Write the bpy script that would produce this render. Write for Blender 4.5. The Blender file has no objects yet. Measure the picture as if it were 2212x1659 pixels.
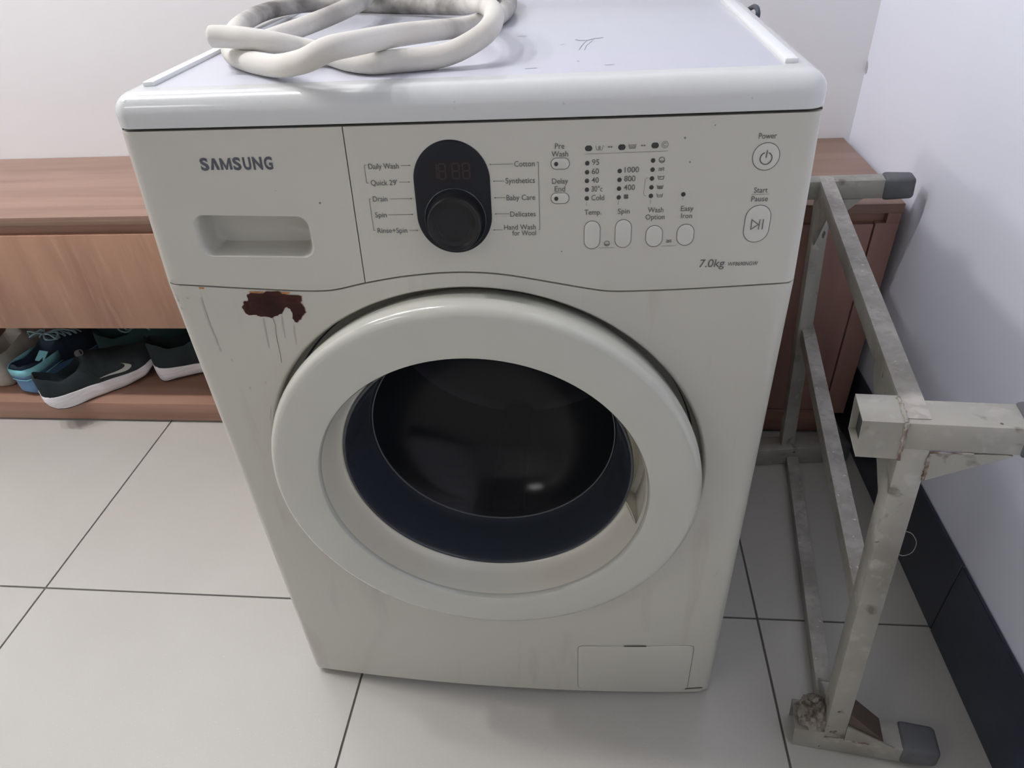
import bpy, bmesh, math, random
from mathutils import Vector, Matrix, noise
random.seed(7)
scene = bpy.context.scene
COL = scene.collection
# ------------------------------------------------------------------ camera, world, lights, exposure
cam_d = bpy.data.cameras.new('camera'); cam = bpy.data.objects.new('camera', cam_d); COL.objects.link(cam)
cam_d.sensor_fit = 'HORIZONTAL'; cam_d.sensor_width = 36.0
cam_d.lens = 36.0*1498.56/2212.0; cam_d.clip_start = 0.02; cam_d.clip_end = 50
RM = Matrix(((0.9946723590781532, -0.0097458084981569, 0.1026251299761355),
             (0.0883408906186441, 0.5936660246269364, -0.7998478219313688),
             (-0.053129889239543975, 0.8046525153259431, 0.5913641386227497)))
cam.matrix_world = Matrix.Translation((0.11011, -0.56862, 0.97442)) @ RM.to_4x4()
scene.camera = cam
w = bpy.data.worlds.new('world'); scene.world = w; w.use_nodes = True
w.node_tree.nodes['Background'].inputs[0].default_value = (0.8, 0.85, 1.0, 1)
w.node_tree.nodes['Background'].inputs[1].default_value = 0.3
vs = scene.view_settings
vs.view_transform = 'Standard'; vs.look = 'None'; vs.gamma = 1.0; vs.use_curve_mapping = False
vs.exposure = -0.28
def area_light(name, loc, sx, sy, power, col, aim=None):
    d = bpy.data.lights.new(name, 'AREA'); d.shape = 'RECTANGLE'; d.size = sx; d.size_y = sy
    d.energy = power; d.color = col
    o = bpy.data.objects.new(name, d); COL.objects.link(o); o.location = loc
    if aim: o.rotation_euler = (Vector(aim)-Vector(loc)).to_track_quat('-Z', 'Y').to_euler()
    return o
def lamp(name, loc, power, col, r=.05):
    d = bpy.data.lights.new(name, 'POINT'); d.energy = power; d.color = col; d.shadow_soft_size = r
    o = bpy.data.objects.new(name, d); COL.objects.link(o); o.location = loc
lamp('ceiling_spot', (-0.90, .22, 2.60), 40, (1.0, .98, .99))
lamp('ceiling_spot', (-1.50, .22, 2.60), 68, (1.0, .98, .99))
lamp('ceiling_spot', (-2.20, .22, 2.60), 52, (1.0, .98, .99))
area_light('ceiling_panel_light', (-2.3, -2.2, 2.66), 0.9, 0.5, 16, (1.0, 0.98, 0.95))

# ------------------------------------------------------------------ helpers
def finish(me, smooth=40):
    me.update()
    if smooth:
        me.polygons.foreach_set('use_smooth', [True]*len(me.polygons))
        me.set_sharp_from_angle(angle=math.radians(smooth))
def obj(name, me, mat, parent=None, loc=None, label=None, kind=None):
    o = bpy.data.objects.new(name, me); COL.objects.link(o)
    if mat is not None:
        me.materials.clear(); me.materials.append(mat)
    if parent is not None: o.parent = parent
    if loc is not None: o.location = loc
    if label: o['label'] = label
    if kind: o['kind'] = kind
    return o
def thing(name, label, cat, loc=(0, 0, 0), rotz=0, group=None):
    o = bpy.data.objects.new(name, None); COL.objects.link(o)
    o.empty_display_size = .05; o.location = loc; o.rotation_euler = (0, 0, rotz)
    o['label'] = label; o['category'] = cat
    if group: o['group'] = group
    return o
def bm_mesh(bm, smooth=40):
    bmesh.ops.recalc_face_normals(bm, faces=bm.faces)
    me = bpy.data.meshes.new('mesh'); bm.to_mesh(me); bm.free(); finish(me, smooth); return me
def py_mesh(v, f, smooth=40, recalc=True):
    me = bpy.data.meshes.new('mesh'); me.from_pydata([tuple(p) for p in v], [], f); me.validate()
    if recalc:
        bm = bmesh.new(); bm.from_mesh(me); bmesh.ops.recalc_face_normals(bm, faces=bm.faces); bm.to_mesh(me); bm.free()
    finish(me, smooth); return me
def box_bm(bm, c, s, rot=None, bevel=0.0, seg=2):
    M = Matrix.Translation(c) @ (rot.to_4x4() if rot is not None else Matrix.Identity(4)) @ Matrix.Diagonal((s[0], s[1], s[2], 1))
    r = bmesh.ops.create_cube(bm, size=1.0, matrix=M)
    if bevel > 0:
        es = list({e for v in r['verts'] for e in v.link_edges})
        bmesh.ops.bevel(bm, geom=es, offset=bevel, segments=seg, affect='EDGES', profile=0.5)
def box(x0, x1, y0, y1, z0, z1, bevel=0.001, seg=2):
    bm = bmesh.new(); box_bm(bm, ((x0+x1)/2, (y0+y1)/2, (z0+z1)/2), (x1-x0, y1-y0, z1-z0), None, bevel, seg)
    return bm_mesh(bm)
def catmull(P, n, closed=False):
    out = []; P = [Vector(p) for p in P]; N = len(P)
    rng = range(N if closed else N-1)
    for i in rng:
        if closed: a, b, c, d = P[i-1], P[i], P[(i+1) % N], P[(i+2) % N]
        else: a, b, c, d = P[max(i-1, 0)], P[i], P[i+1], P[min(i+2, N-1)]
        for k in range(n):
            t = k/n
            out.append(0.5*((2*b)+(-a+c)*t+(2*a-5*b+4*c-d)*t*t+(-a+3*b-3*c+d)*t*t*t))
    if not closed: out.append(P[-1])
    return out
def tube_data(path, r, seg=10, v0=0):
    v = []; f = []; n = len(path); up = Vector((0, 0, 1)); prev = None
    for i, p in enumerate(path):
        t = (path[min(i+1, n-1)]-path[max(i-1, 0)]).normalized()
        a = prev if prev is not None else (up if abs(t.dot(up)) < .9 else Vector((1, 0, 0)))
        s = (a-t*a.dot(t)).normalized(); prev = s; b = t.cross(s)
        rr = r(i/(n-1)) if callable(r) else r
        for k in range(seg):
            an = 2*math.pi*k/seg; v.append(p+s*math.cos(an)*rr+b*math.sin(an)*rr)
    for i in range(n-1):
        for k in range(seg):
            a = v0+i*seg+k; b2 = v0+i*seg+(k+1) % seg
            f.append((a, b2, b2+seg, a+seg))
    f.append(tuple(v0+k for k in range(seg))[::-1]); f.append(tuple(v0+(n-1)*seg+k for k in range(seg)))
    return v, f
def tubes(paths, r, seg=8):
    V = []; F = []
    for p in paths:
        v, f = tube_data([Vector(q) for q in p], r, seg, len(V)); V += v; F += f
    return py_mesh(V, F, 60)
def grid_faces(nr, nc, closed=False):
    f = []
    for i in range(nr-1):
        for k in range(nc if closed else nc-1):
            a = i*nc+k; b = i*nc+(k+1) % nc; f.append((a, b, b+nc, a+nc))
    return f

# ------------------------------------------------------------------ materials
def mat(name, col, rough=.5, metal=0., spec=.5, coat=0., var=None, bump=None, speck=None, alpha=None):
    """var=(scale xyz, noise scale, second colour, low, high) ; bump=(scale, strength) ; speck=(scale, colour, threshold)"""
    m = bpy.data.materials.new(name); m.use_nodes = True; nt = m.node_tree; N = nt.nodes; L = nt.links
    p = N['Principled BSDF']; p.inputs['Base Color'].default_value = (*col, 1); p.inputs['Roughness'].default_value = rough
    p.inputs['Metallic'].default_value = metal; p.inputs['Specular IOR Level'].default_value = spec
    p.inputs['Coat Weight'].default_value = coat; p.inputs['Coat Roughness'].default_value = .08
    tc = N.new('ShaderNodeTexCoord'); out = None
    def ns(scale, sxyz=(1, 1, 1), det=5, dist=0.):
        mp = N.new('ShaderNodeMapping'); mp.inputs['Scale'].default_value = sxyz; L.new(tc.outputs['Object'], mp.inputs[0])
        n = N.new('ShaderNodeTexNoise'); n.inputs['Scale'].default_value = scale; n.inputs['Detail'].default_value = det
        n.inputs['Distortion'].default_value = dist; L.new(mp.outputs[0], n.inputs[0]); return n
    def ramp(src, lo, hi):
        r = N.new('ShaderNodeValToRGB'); r.color_ramp.elements[0].position = lo; r.color_ramp.elements[1].position = hi
        L.new(src, r.inputs[0]); return r.outputs[0]
    cur = None
    def mixc(fac, c2):
        nonlocal cur
        mx = N.new('ShaderNodeMix'); mx.data_type = 'RGBA'; L.new(fac, mx.inputs[0])
        if cur is None: mx.inputs[6].default_value = (*col, 1)
        else: L.new(cur, mx.inputs[6])
        mx.inputs[7].default_value = (*c2, 1); cur = mx.outputs[2]
    for vv in (var or []):
        sxyz, sc, c2, lo, hi = vv
        mixc(ramp(ns(sc, sxyz, 6, .3).outputs[0], lo, hi), c2)
    if speck:
        sc, c2, th = speck
        mixc(ramp(ns(sc, (1, 1, 1), 2).outputs[0], th, th+.03), c2)
    if cur is not None: L.new(cur, p.inputs['Base Color'])
    if bump:
        b = N.new('ShaderNodeBump'); b.inputs['Strength'].default_value = bump[1]; b.inputs['Distance'].default_value = bump[2] if len(bump) > 2 else .001
        L.new(ns(bump[0], bump[3] if len(bump) > 3 else (1, 1, 1)).outputs[0], b.inputs['Height']); L.new(b.outputs[0], p.inputs['Normal'])
    return m
U = (1, 1, 1)
M_wall = mat('white_wall_paint', (.87, .88, .90), .6, bump=(60, .06, .001), var=[(U, 2.2, (.84, .85, .88), .4, .7)])
M_wall_r = mat('cool_white_wall_paint', (.82, .85, .96), .45, bump=(60, .05, .001), var=[(U, 2.5, (.79, .82, .93), .4, .7)])
M_ceil = mat('ceiling_paint', (.28, .28, .28), .8)
M_far = mat('far_wall_paint', (.78, .77, .76), .7)
M_tile = mat('floor_tile_glaze', (.455, .442, .405), .27, spec=.5, var=[(U, 3.0, (.48, .468, .43), .4, .65)], speck=(520, (.54, .53, .51), .66), bump=(300, .03, .0004))
M_grout = mat('floor_grout', (.13, .125, .115), .9)
M_bbase = mat('navy_skirting_tile', (.018, .024, .043), .28, var=[(U, 6, (.06, .072, .105), .45, .85)], speck=(160, (.06, .07, .09), .75))
M_groutb = mat('skirting_grout', (.30, .29, .27), .8)
M_wood = mat('laminate_wood_horizontal', (.30, .185, .137), .42, var=[((.5, 7, 7), 3.2, (.24, .14, .102), .40, .62), ((.7, 60, 60), 3.0, (.335, .22, .165), .55, .8)])
M_woodv = mat('laminate_wood_diagonal', (.42, .235, .155), .42, var=[((9, 1, 1.6), 1.9, (.33, .17, .115), .42, .66), ((45, 1, 5), 2.4, (.47, .28, .19), .55, .85)])
M_woodd = mat('laminate_wood_dark_edge', (.34, .19, .135), .45, var=[((.6, 9, 20), 3.0, (.27, .145, .10), .4, .65)])
M_cab = mat('cabinet_door_wood', (.36, .205, .165), .42, var=[((12, 1, 1), 1.8, (.29, .16, .13), .4, .66)])
M_body = mat('cream_enamel', (.54, .53, .47), .30, coat=.35, var=[(U, 2.5, (.515, .50, .44), .4, .7)], speck=(95, (.40, .36, .30), .80))
M_bodyst = mat('stained_cream_enamel', (.54, .53, .47), .30, coat=.35, var=[(U, 2.5, (.515, .50, .44), .4, .7), ((14, 14, 2.2), 2.4, (.45, .42, .375), .60, .80)], speck=(95, (.40, .36, .30), .78))
M_door = mat('cream_gloss_plastic', (.53, .535, .475), .17, coat=.6, var=[(U, 3, (.52, .51, .45), .45, .7)])
M_funnel = mat('yellowed_plastic', (.74, .72, .63), .3, coat=.3, var=[(U, 5, (.70, .65, .52), .45, .75)])
M_lid = mat('lid_plastic', (.64, .65, .64), .22, coat=.4, speck=(140, (.5, .52, .54), .74), var=[(U, 4, (.61, .63, .63), .4, .7)])
M_board = mat('lid_board_laminate', (.58, .585, .665), .26, coat=.2, var=[(U, 5, (.56, .58, .64), .4, .65), ((3, 40, 1), 3, (.55, .57, .63), .66, .8)], speck=(120, (.48, .50, .55), .77))
M_ridge = mat('lid_ridge_plastic', (.82, .84, .85), .25, coat=.3)
M_gap = mat('seam_shadow_gap', (.05, .05, .048), .8)
M_ink = mat('panel_ink', (.12, .12, .113), .6)
M_logo = mat('logo_ink', (.075, .08, .10), .5)
M_thin = mat('panel_ink_thin', (.20, .195, .18), .6)
M_groove = mat('button_groove', (.16, .155, .14), .7)
M_btn = mat('button_plastic', (.57, .56, .51), .22, coat=.3)
M_led = mat('unlit_indicator', (.035, .035, .032), .3)
M_black = mat('black_gloss_plate', (.010, .012, .017), .30, spec=.25)
M_disp = mat('display_window', (.017, .014, .016), .3, spec=.2)
M_seg = mat('unlit_display_segment', (.040, .031, .033), .4, spec=.2)
M_knob = mat('black_knob', (.012, .011, .013), .28, spec=.3)
M_knobe = mat('knob_edge', (.022, .026, .032), .2, spec=.5)
M_rust = mat('rust', (.045, .018, .014), .9, spec=.2, var=[(U, 90, (.09, .032, .02), .45, .75), (U, 30, (.03, .014, .012), .5, .7)], bump=(400, .6, .001))
M_rusto = mat('orange_rust', (.48, .20, .05), .8, var=[(U, 200, (.25, .09, .03), .45, .7)])
M_stain = mat('rust_streak', (.24, .16, .11), .8)
M_stain2 = mat('grey_grime_streak', (.44, .41, .36), .6)
M_crack = mat('scratch_mark', (.16, .16, .17), .7)
M_steel = mat('drum_steel', (.22, .22, .23), .35, metal=.9)
M_holes = mat('drum_hole', (.01, .01, .01), .9)
M_rubber = mat('door_gasket_rubber', (.035, .035, .04), .5)
M_hose = mat('woven_hose_sleeve', (.72, .70, .65), .75, spec=.25, var=[(U, 9, (.64, .61, .56), .4, .65), (U, 14, (.42, .40, .37), .58, .80)], bump=(900, .25, .0006))
M_galv = mat('dirty_galvanised_steel', (.37, .36, .32), .5, metal=.30, var=[(U, 9, (.25, .235, .205), .40, .66), ((2, 2, 2), 26, (.45, .435, .395), .58, .78), ((1, 1, 1), 45, (.17, .155, .13), .62, .74)], speck=(60, (.10, .09, .075), .72), bump=(200, .25, .0008))
M_galvd = mat('dusty_tube_top', (.45, .43, .40), .8, metal=.05, var=[(U, 18, (.30, .28, .255), .42, .62), (U, 90, (.36, .34, .31), .5, .6)], speck=(160, (.65, .63, .60), .70), bump=(350, .5, .001))
M_dark = mat('tube_interior_shade', (.02, .02, .022), .9)  # near-black colour for the shade inside the open tubes
M_rubc = mat('black_rubber_cap', (.10, .104, .112), .6, var=[(U, 40, (.14, .145, .15), .5, .75)], bump=(200, .2, .0006))
M_tape = mat('crumpled_plastic_film', (.26, .235, .20), .45, var=[(U, 60, (.09, .075, .06), .42, .6), (U, 35, (.40, .385, .36), .6, .75)])
M_thread = mat('pale_thread', (.24, .235, .22), .8)
M_weld = mat('rusty_weld_bead', (.16, .10, .075), .8, metal=.2, var=[(U, 60, (.36, .34, .31), .42, .58)], bump=(300, .6, .001))
M_nike = mat('black_green_mesh_fabric', (.018, .025, .028), .85, spec=.2, var=[(U, 8, (.035, .045, .048), .4, .7)], bump=(900, .4, .0006))
M_white = mat('white_foam_sole', (.80, .78, .80), .55, var=[((6, 6, 60), 4, (.66, .64, .67), .45, .7)], bump=(70, .35, .002, (1, 1, 3)))
M_swoosh = mat('silver_grey_emblem', (.50, .51, .47), .5)
M_out = mat('dark_rubber_outsole', (.03, .03, .032), .7)
M_teal = mat('teal_mesh_fabric', (.035, .075, .075), .85, spec=.2, bump=(900, .4, .0006))
M_lace = mat('teal_lace', (.22, .40, .40), .8, bump=(900, .4, .0005))
M_lacel = mat('pale_blue_lace', (.30, .46, .50), .8)
M_navy = mat('navy_fabric', (.018, .035, .06), .8, bump=(900, .3, .0006))
M_cyan = mat('cyan_band', (.22, .56, .64), .5)
M_blue = mat('blue_foam_sole', (.11, .24, .42), .5, var=[(U, 20, (.09, .20, .36), .4, .7)])
M_blue2 = mat('deep_blue_band', (.06, .14, .26), .5)
M_beige = mat('beige_leather', (.42, .40, .34), .6, var=[(U, 10, (.34, .32, .27), .4, .7)])
M_beiges = mat('beige_sole', (.40, .36, .30), .6)
M_cord = mat('dark_cord_rubber', (.05, .06, .075), .5)

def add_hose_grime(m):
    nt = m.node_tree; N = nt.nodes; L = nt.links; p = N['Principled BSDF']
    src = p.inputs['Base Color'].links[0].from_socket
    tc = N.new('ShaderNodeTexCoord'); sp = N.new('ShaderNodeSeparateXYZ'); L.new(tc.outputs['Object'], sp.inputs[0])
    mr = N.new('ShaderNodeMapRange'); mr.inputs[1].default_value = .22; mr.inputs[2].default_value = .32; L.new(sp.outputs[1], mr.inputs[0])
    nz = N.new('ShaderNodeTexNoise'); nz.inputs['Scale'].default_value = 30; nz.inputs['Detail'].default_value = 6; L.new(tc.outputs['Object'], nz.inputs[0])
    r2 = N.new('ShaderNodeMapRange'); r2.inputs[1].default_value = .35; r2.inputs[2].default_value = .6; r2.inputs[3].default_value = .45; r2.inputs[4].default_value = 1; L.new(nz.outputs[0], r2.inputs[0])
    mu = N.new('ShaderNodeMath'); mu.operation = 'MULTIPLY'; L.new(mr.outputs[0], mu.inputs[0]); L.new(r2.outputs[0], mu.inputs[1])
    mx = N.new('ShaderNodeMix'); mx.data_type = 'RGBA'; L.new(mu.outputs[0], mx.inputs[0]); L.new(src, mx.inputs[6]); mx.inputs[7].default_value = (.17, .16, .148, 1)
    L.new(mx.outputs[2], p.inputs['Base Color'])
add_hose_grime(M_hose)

def glass_mat():
    m = bpy.data.materials.new('tinted_door_glass'); m.use_nodes = True; nt = m.node_tree; N = nt.nodes; L = nt.links
    p = N['Principled BSDF']; p.inputs['Base Color'].default_value = (.016, .018, .022, 1); p.inputs['Roughness'].default_value = .16
    p.inputs['Coat Weight'].default_value = .0; p.inputs['Specular IOR Level'].default_value = .35
    t = N.new('ShaderNodeBsdfTransparent'); t.inputs[0].default_value = (.50, .50, .54, 1)
    mx = N.new('ShaderNodeMixShader'); mx.inputs[0].default_value = .45
    L.new(p.outputs[0], mx.inputs[1]); L.new(t.outputs[0], mx.inputs[2]); L.new(mx.outputs[0], N['Material Output'].inputs[0])
    return m
M_glass = glass_mat()
M_rim = mat('dark_glass_rim', (.034, .041, .053), .26, coat=.4)

# ------------------------------------------------------------------ room
XR, YB = 0.6525, 0.9434
XL, YF, ZC = -3.4, -3.6, 2.7
def struct(name, me, m, parent=None):
    o = obj(name, me, m, parent)
    if parent is None: o['kind'] = 'structure'
    return o
floor = struct('floor', box(XL, XR+.1, YF, YB+.1, -.06, -.0025, 0), M_grout)
T = .6122; GX, GY = -.8356, .1277
tile_cache = {}
for i in range(-5, 4):
    for j in range(-7, 3):
        x0 = max(GX+i*T, XL); x1 = min(GX+(i+1)*T, XR); y0 = max(GY+j*T, YF); y1 = min(GY+(j+1)*T, YB)
        if x1-x0 < .02 or y1-y0 < .02: continue
        g = .0016
        k = (round(x1-x0, 4), round(y1-y0, 4))
        if k not in tile_cache:
            tile_cache[k] = box(-k[0]/2+g, k[0]/2-g, -k[1]/2+g, k[1]/2-g, -.008, 0, .0005, 1)
            tile_cache[k].materials.append(M_tile)
        obj('floor_tile', tile_cache[k], M_tile, floor, ((x0+x1)/2, (y0+y1)/2, 0))
struct('wall_back', box(XL, XR+.1, YB, YB+.1, 0, ZC, 0), M_wall)
wr = struct('wall_right', box(XR, XR+.1, YF, YB, 0, ZC, 0), M_wall_r)
struct('wall_left', box(XL-.1, XL, YF, YB+.1, 0, ZC, 0), M_far)
struct('wall_front', box(XL-.1, XR+.1, YF-.1, YF, 0, ZC, 0), M_far)
struct('ceiling', box(XL-.1, XR+.1, YF-.1, YB+.1, ZC, ZC+.1, 0), M_ceil)
obj('wall_chip', py_mesh([(XR-.0006, .932, .636), (XR-.0006, .9425, .648), (XR-.0006, .9425, .630), (XR-.0006, .938, .622), (XR-.0006, .933, .627)], [(0, 1, 2, 3, 4)]), mat('wall_chip_grey', (.42, .43, .47), .8), wr)
bb = struct('baseboard_right', box(XR-.004, XR-.0005, YF, YB, 0, .1497, 0), M_groutb)
for j in range(-7, 3):
    y0 = max(.121+j*T, YF); y1 = min(.121+(j+1)*T, YB-.001)
    if y1-y0 < .02: continue
    obj('skirting_tile', box(.6462, XR-.001, y0+.0008, y1-.0008, 0.0005, .151, .0008, 1), M_bbase, bb)

# ------------------------------------------------------------------ bench
BF = .588; BT = .4995
bench = thing('storage_bench', 'long brown wood-laminate bench with open shoe shelf behind the washing machine', 'bench', (-.7, .76, 0))
def bpart(name, me, m, label=None):
    o = obj(name, me, m, None, None, label); o.parent = bench; o.matrix_parent_inverse = Matrix.Translation((.7, -.76, 0)); return o
bpart('bench_top', box(-2.1, .640, BF, YB-.001, .483, BT, .0012), M_wood)
bpart('top_rail', box(-2.1, .638, BF+.012, BF+.03, .44, .483, .0005), M_woodd)
dr = bpart('drawer_front', box(-2.08, -.22, BF, BF+.018, .2535, .4625, .001), M_woodv)
bpart('shelf_underside', box(-2.1, -.2, BF+.02, YB-.01, .254, .27, .0005), M_woodd)
bpart('bottom_board', box(-2.1, .618, BF, YB-.005, .006, .054, .001), M_woodd)
bpart('plinth_strip', box(-2.1, .60, BF+.012, YB-.02, .0, .0065, 0), M_gap, 'dark strip under the bench')
bpart('back_panel', box(-2.1, .638, YB-.012, YB-.003, .054, .483, 0), M_woodd)
bpart('divider', box(-.23, -.21, BF+.002, YB-.012, .054, .483, .0005), M_woodd)
bpart('side_panel', box(.600, .638, BF, YB-.005, .054, .4655, .0008), M_cab)
bpart('side_panel', box(-2.1, -2.082, BF, YB-.005, .054, .483, .0008), M_cab)
bpart('stile_cap', box(.6165, .638, BF, BF+.02, .4655, .483, .0004), M_cab)
bpart('cabinet_door', box(-.20, .5975, BF+.001, BF+.018, .0615, .4635, .001), M_cab)
bpart('bottom_rail', box(-.205, .618, BF, BF+.018, .054, .0595, .0004), M_cab)
obj_sh = None

# ------------------------------------------------------------------ washing machine surface
def lerp_tab(z, zs, v):
    if z <= zs[0]: return v[0]
    for a in range(len(zs)-1):
        if z <= zs[a+1]: return v[a]+(v[a+1]-v[a])*(z-zs[a])/(zs[a+1]-zs[a])
    return v[-1]
ZS = [.0081, .6702, .8130]; HW = .2975
def yf(x, z, edge=True):
    y = lerp_tab(z, ZS, [-.0011, 0, .0163])-lerp_tab(z, ZS, [.017, .007, .003])*(1-(x/.298)**2)
    r = .011; d = abs(x)-(HW-r)
    if edge and d > 0: y += r-math.sqrt(max(0, r*r-min(d, r)**2))
    return y
WAVE = [(-.30, .6708), (-.2613, .6695), (-.2283, .668), (-.1725, .6657), (-.150, .6652), (-.1264, .6664), (-.0935, .6738), (-.0528, .6805), (-.0091, .6838), (.0335, .6818), (.0838, .6729), (.1258, .6648), (.145, .6638), (.1674, .6640), (.2085, .6652), (.30, .6692)]
WC = catmull([(a, 0, b) for a, b in WAVE], 8)
def ztop(x):
    for a in range(len(WC)-1):
        if WC[a+1].x >= x:
            t = (x-WC[a].x)/(WC[a+1].x-WC[a].x) if WC[a+1].x > WC[a].x else 0
            return WC[a].z+(WC[a+1].z-WC[a].z)*t
    return WC[-1].z
def zbot(x): return .0068-.0165*x+.007*(1-(x/.298)**2)
wm = thing('washing_machine', 'cream front-loading washing machine with a big round door and a rust patch', 'washing machine', (0, .27, 0))
def wpart(name, me, m, label=None, parent=None, kind=None):
    o = obj(name, me, m, None, None, label, kind)
    if parent is None: o.parent = wm; o.matrix_parent_inverse = Matrix.Translation((0, -.27, 0))
    else: o.parent = parent; o.matrix_parent_inverse = parent_inv(parent)
    return o
def parent_inv(p):
    M = Matrix.Identity(4); q = p
    chain = []
    while q is not None: chain.append(q); q = q.parent
    M = Matrix.Identity(4)
    for c in reversed(chain): M = M @ c.matrix_parent_inverse @ c.matrix_basis
    return M.inverted()
# lower front panel: polar sheet from the door recess out to the edges
CZ = .4275; RH = .2435; CX = 0.0
def ray_poly(cx, cz, an, poly):
    dx, dz = math.cos(an), math.sin(an); best = None
    n = len(poly)
    for i in range(n):
        x1, z1 = poly[i]; x2, z2 = poly[(i+1) % n]
        ex, ez = x2-x1, z2-z1; den = dx*ez-dz*ex
        if abs(den) < 1e-12: continue
        t = ((x1-cx)*ez-(z1-cz)*ex)/den; u = ((x1-cx)*dz-(z1-cz)*dx)/den
        if t > 1e-9 and -1e-6 <= u <= 1+1e-6 and (best is None or t > best): best = t
    return cx+dx*best, cz+dz*best
def sheet(cx, cz, inner, outer, fr, extra_ang, nang=240, surf=yf, back=.016, lip=.0012):
    angs = sorted(set([round(2*math.pi*i/nang, 6) for i in range(nang)]+[round(a % (2*math.pi), 6) for a in extra_ang]))
    V = []; rows = 0; nc = len(angs)
    I = [inner(a) for a in angs]; O = [outer(a) for a in angs]
    for f in fr:
        for (ix, iz), (ox, oz) in zip(I, O):
            x = ix+(ox-ix)*f; z = iz+(oz-iz)*f; V.append((x, surf(x, z), z))
        rows += 1
    # rolled outer edge returning backwards
    for (ox, oz) in O: V.append((ox*1.0, surf(ox, oz)+lip, oz+(.0008 if oz > cz else -.0004)*0)); 
    rows += 1
    for (ox, oz) in O: V.append((ox, surf(ox, oz)+back, oz))
    rows += 1
    return V, grid_faces(rows, nc, True), angs, I, O
xs = [-HW+2*HW*i/60 for i in range(61)]
outer_poly = [(x, ztop(x)-.0006) for x in xs]+[(x, zbot(x)) for x in reversed(xs)]
corners = [math.atan2(z-CZ, x-CX) for x, z in ((-HW, ztop(-HW)), (HW, ztop(HW)), (-HW, zbot(-HW)), (HW, zbot(HW)))]
V, F, angs, I, O = sheet(CX, CZ, lambda a: (CX+RH*math.cos(a), CZ+RH*math.sin(a)), lambda a: ray_poly(CX, CZ, a, outer_poly),
    [0, .02, .06, .15, .3, .45, .6, .75, .85, .92, .95, .965, .98, .99, 1], corners, 300)
nc = len(angs); base = len(V)
rows = [(RH-.0012, .0007), (RH-.0028, .003), (RH-.0035, .007), (RH-.0038, .03), (RH-.010, .034), (.176, .034), (.168, .036)]
for r, d in rows:
    for a in angs:
        x, z = CX+RH*math.cos(a), CZ+RH*math.sin(a); V.append((CX+r*math.cos(a), yf(x, z)+d if d < .03 else .004+d*.6, CZ+r*math.sin(a)))
for k in range(nc): F.append((k, (k+1) % nc, base+(k+1) % nc, base+k))
F += [tuple(base+q for q in t) for t in grid_faces(len(rows), nc, True)]
front = wpart('front_panel', py_mesh(V, F, 50), M_bodyst)
# cabinet shell (open at the front)
cb = bmesh.new()
cy0, cy1, cz0, cz1 = .024, .560, .0155, .8125; hx = HW-.0006
for (a, b) in (((-hx, cy0, cz0), (-hx, cy1, cz1)), ((hx, cy0, cz0), (hx, cy1, cz1))):
    vs_ = [cb.verts.new(p) for p in ((a[0], cy0, cz0), (a[0], cy1, cz0), (a[0], cy1, cz1), (a[0], cy0, cz1))]; cb.faces.new(vs_)
for z in (cz0, cz1):
    cb.faces.new([cb.verts.new(p) for p in ((-hx, cy0, z), (hx, cy0, z), (hx, cy1, z), (-hx, cy1, z))])
cb.faces.new([cb.verts.new(p) for p in ((-hx, cy1, cz0), (hx, cy1, cz0), (hx, cy1, cz1), (-hx, cy1, cz1))])
bmesh.ops.remove_doubles(cb, verts=cb.verts, dist=1e-5)
cabin = wpart('cabinet', bm_mesh(cb), M_body)
wpart('seam_shade_core', box(-hx+.003, hx-.003, .050, .056, .672, .811, 0), M_gap, 'dark core standing in for shade in the seams')  # near-black core put behind the seams in place of their shade
for x in (-.25, .25):
    for y in (.05, .50):
        bm = bmesh.new()
        bmesh.ops.create_cone(bm, cap_ends=True, segments=20, radius1=.018, radius2=.016, depth=.018, matrix=Matrix.Translation((x, y, .009)))
        wpart('foot', bm_mesh(bm), M_rubc)

# ---- upper front: drawer and control panel
ZU = .8112; XS = -.0939
def zl(x): return ztop(x)+.0010
# detergent drawer with a finger recess
def rrect(x0, x1, z0, z1, r, n=8):
    P = []
    for cx, cz, a0 in ((x1-r, z1-r, 0), (x0+r, z1-r, 90), (x0+r, z0+r, 180), (x1-r, z0+r, 270)):
        for k in range(n+1):
            a = math.radians(a0+90*k/n); P.append((cx+r*math.cos(a), cz+r*math.sin(a)))
    return P
hp = rrect(-.2495, -.1380, .6995, .7385, .011)
hp = [(x, z-.018*(x+.25)*(1 if z > .72 else .6)) for x, z in hp]
hc = (-.194, .7185)
dxs = [-HW+(XS-.0005+HW)*i/30 for i in range(31)]
dpoly = [(x, ZU) for x in dxs]+[(x, zl(x)) for x in reversed(dxs)]
hang = [math.atan2(z-hc[1], x-hc[0]) for x, z in hp]
dcor = [math.atan2(z-hc[1], x-hc[0]) for x, z in ((-HW, ZU), (XS-.0005, ZU), (-HW, zl(-HW)), (XS-.0005, zl(XS)))]
V, F, angs, I, O = sheet(hc[0], hc[1], lambda a: ray_poly(hc[0], hc[1], a, hp), lambda a: ray_poly(hc[0], hc[1], a, dpoly),
    [0, .03, .1, .25, .4, .55, .7, .82, .88, .91, .94, .96, .98, 1], hang+dcor, 160, lip=.0006)
nc = len(angs); base = len(V)
prof = [(.990, .0006), (.965, .0020), (.945, .0050), (.925, .018), (.90, .0250), (.85, .0275)]
yc = yf(hc[0], hc[1], False)
for s_, d in prof:
    for (ix, iz) in I:
        k_ = d/.0275; ys = yf(ix, iz, False)+d; V.append((hc[0]+(ix-hc[0])*s_, ys*(1-k_)+(yc+d)*k_, hc[1]+(iz-hc[1])*s_))
for k in range(nc): F.append((k, (k+1) % nc, base+(k+1) % nc, base+k))
F += [tuple(base+q for q in t) for t in grid_faces(len(prof), nc, True)]
F.append(tuple(base+(len(prof)-1)*nc+k for k in range(nc)))
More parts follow.
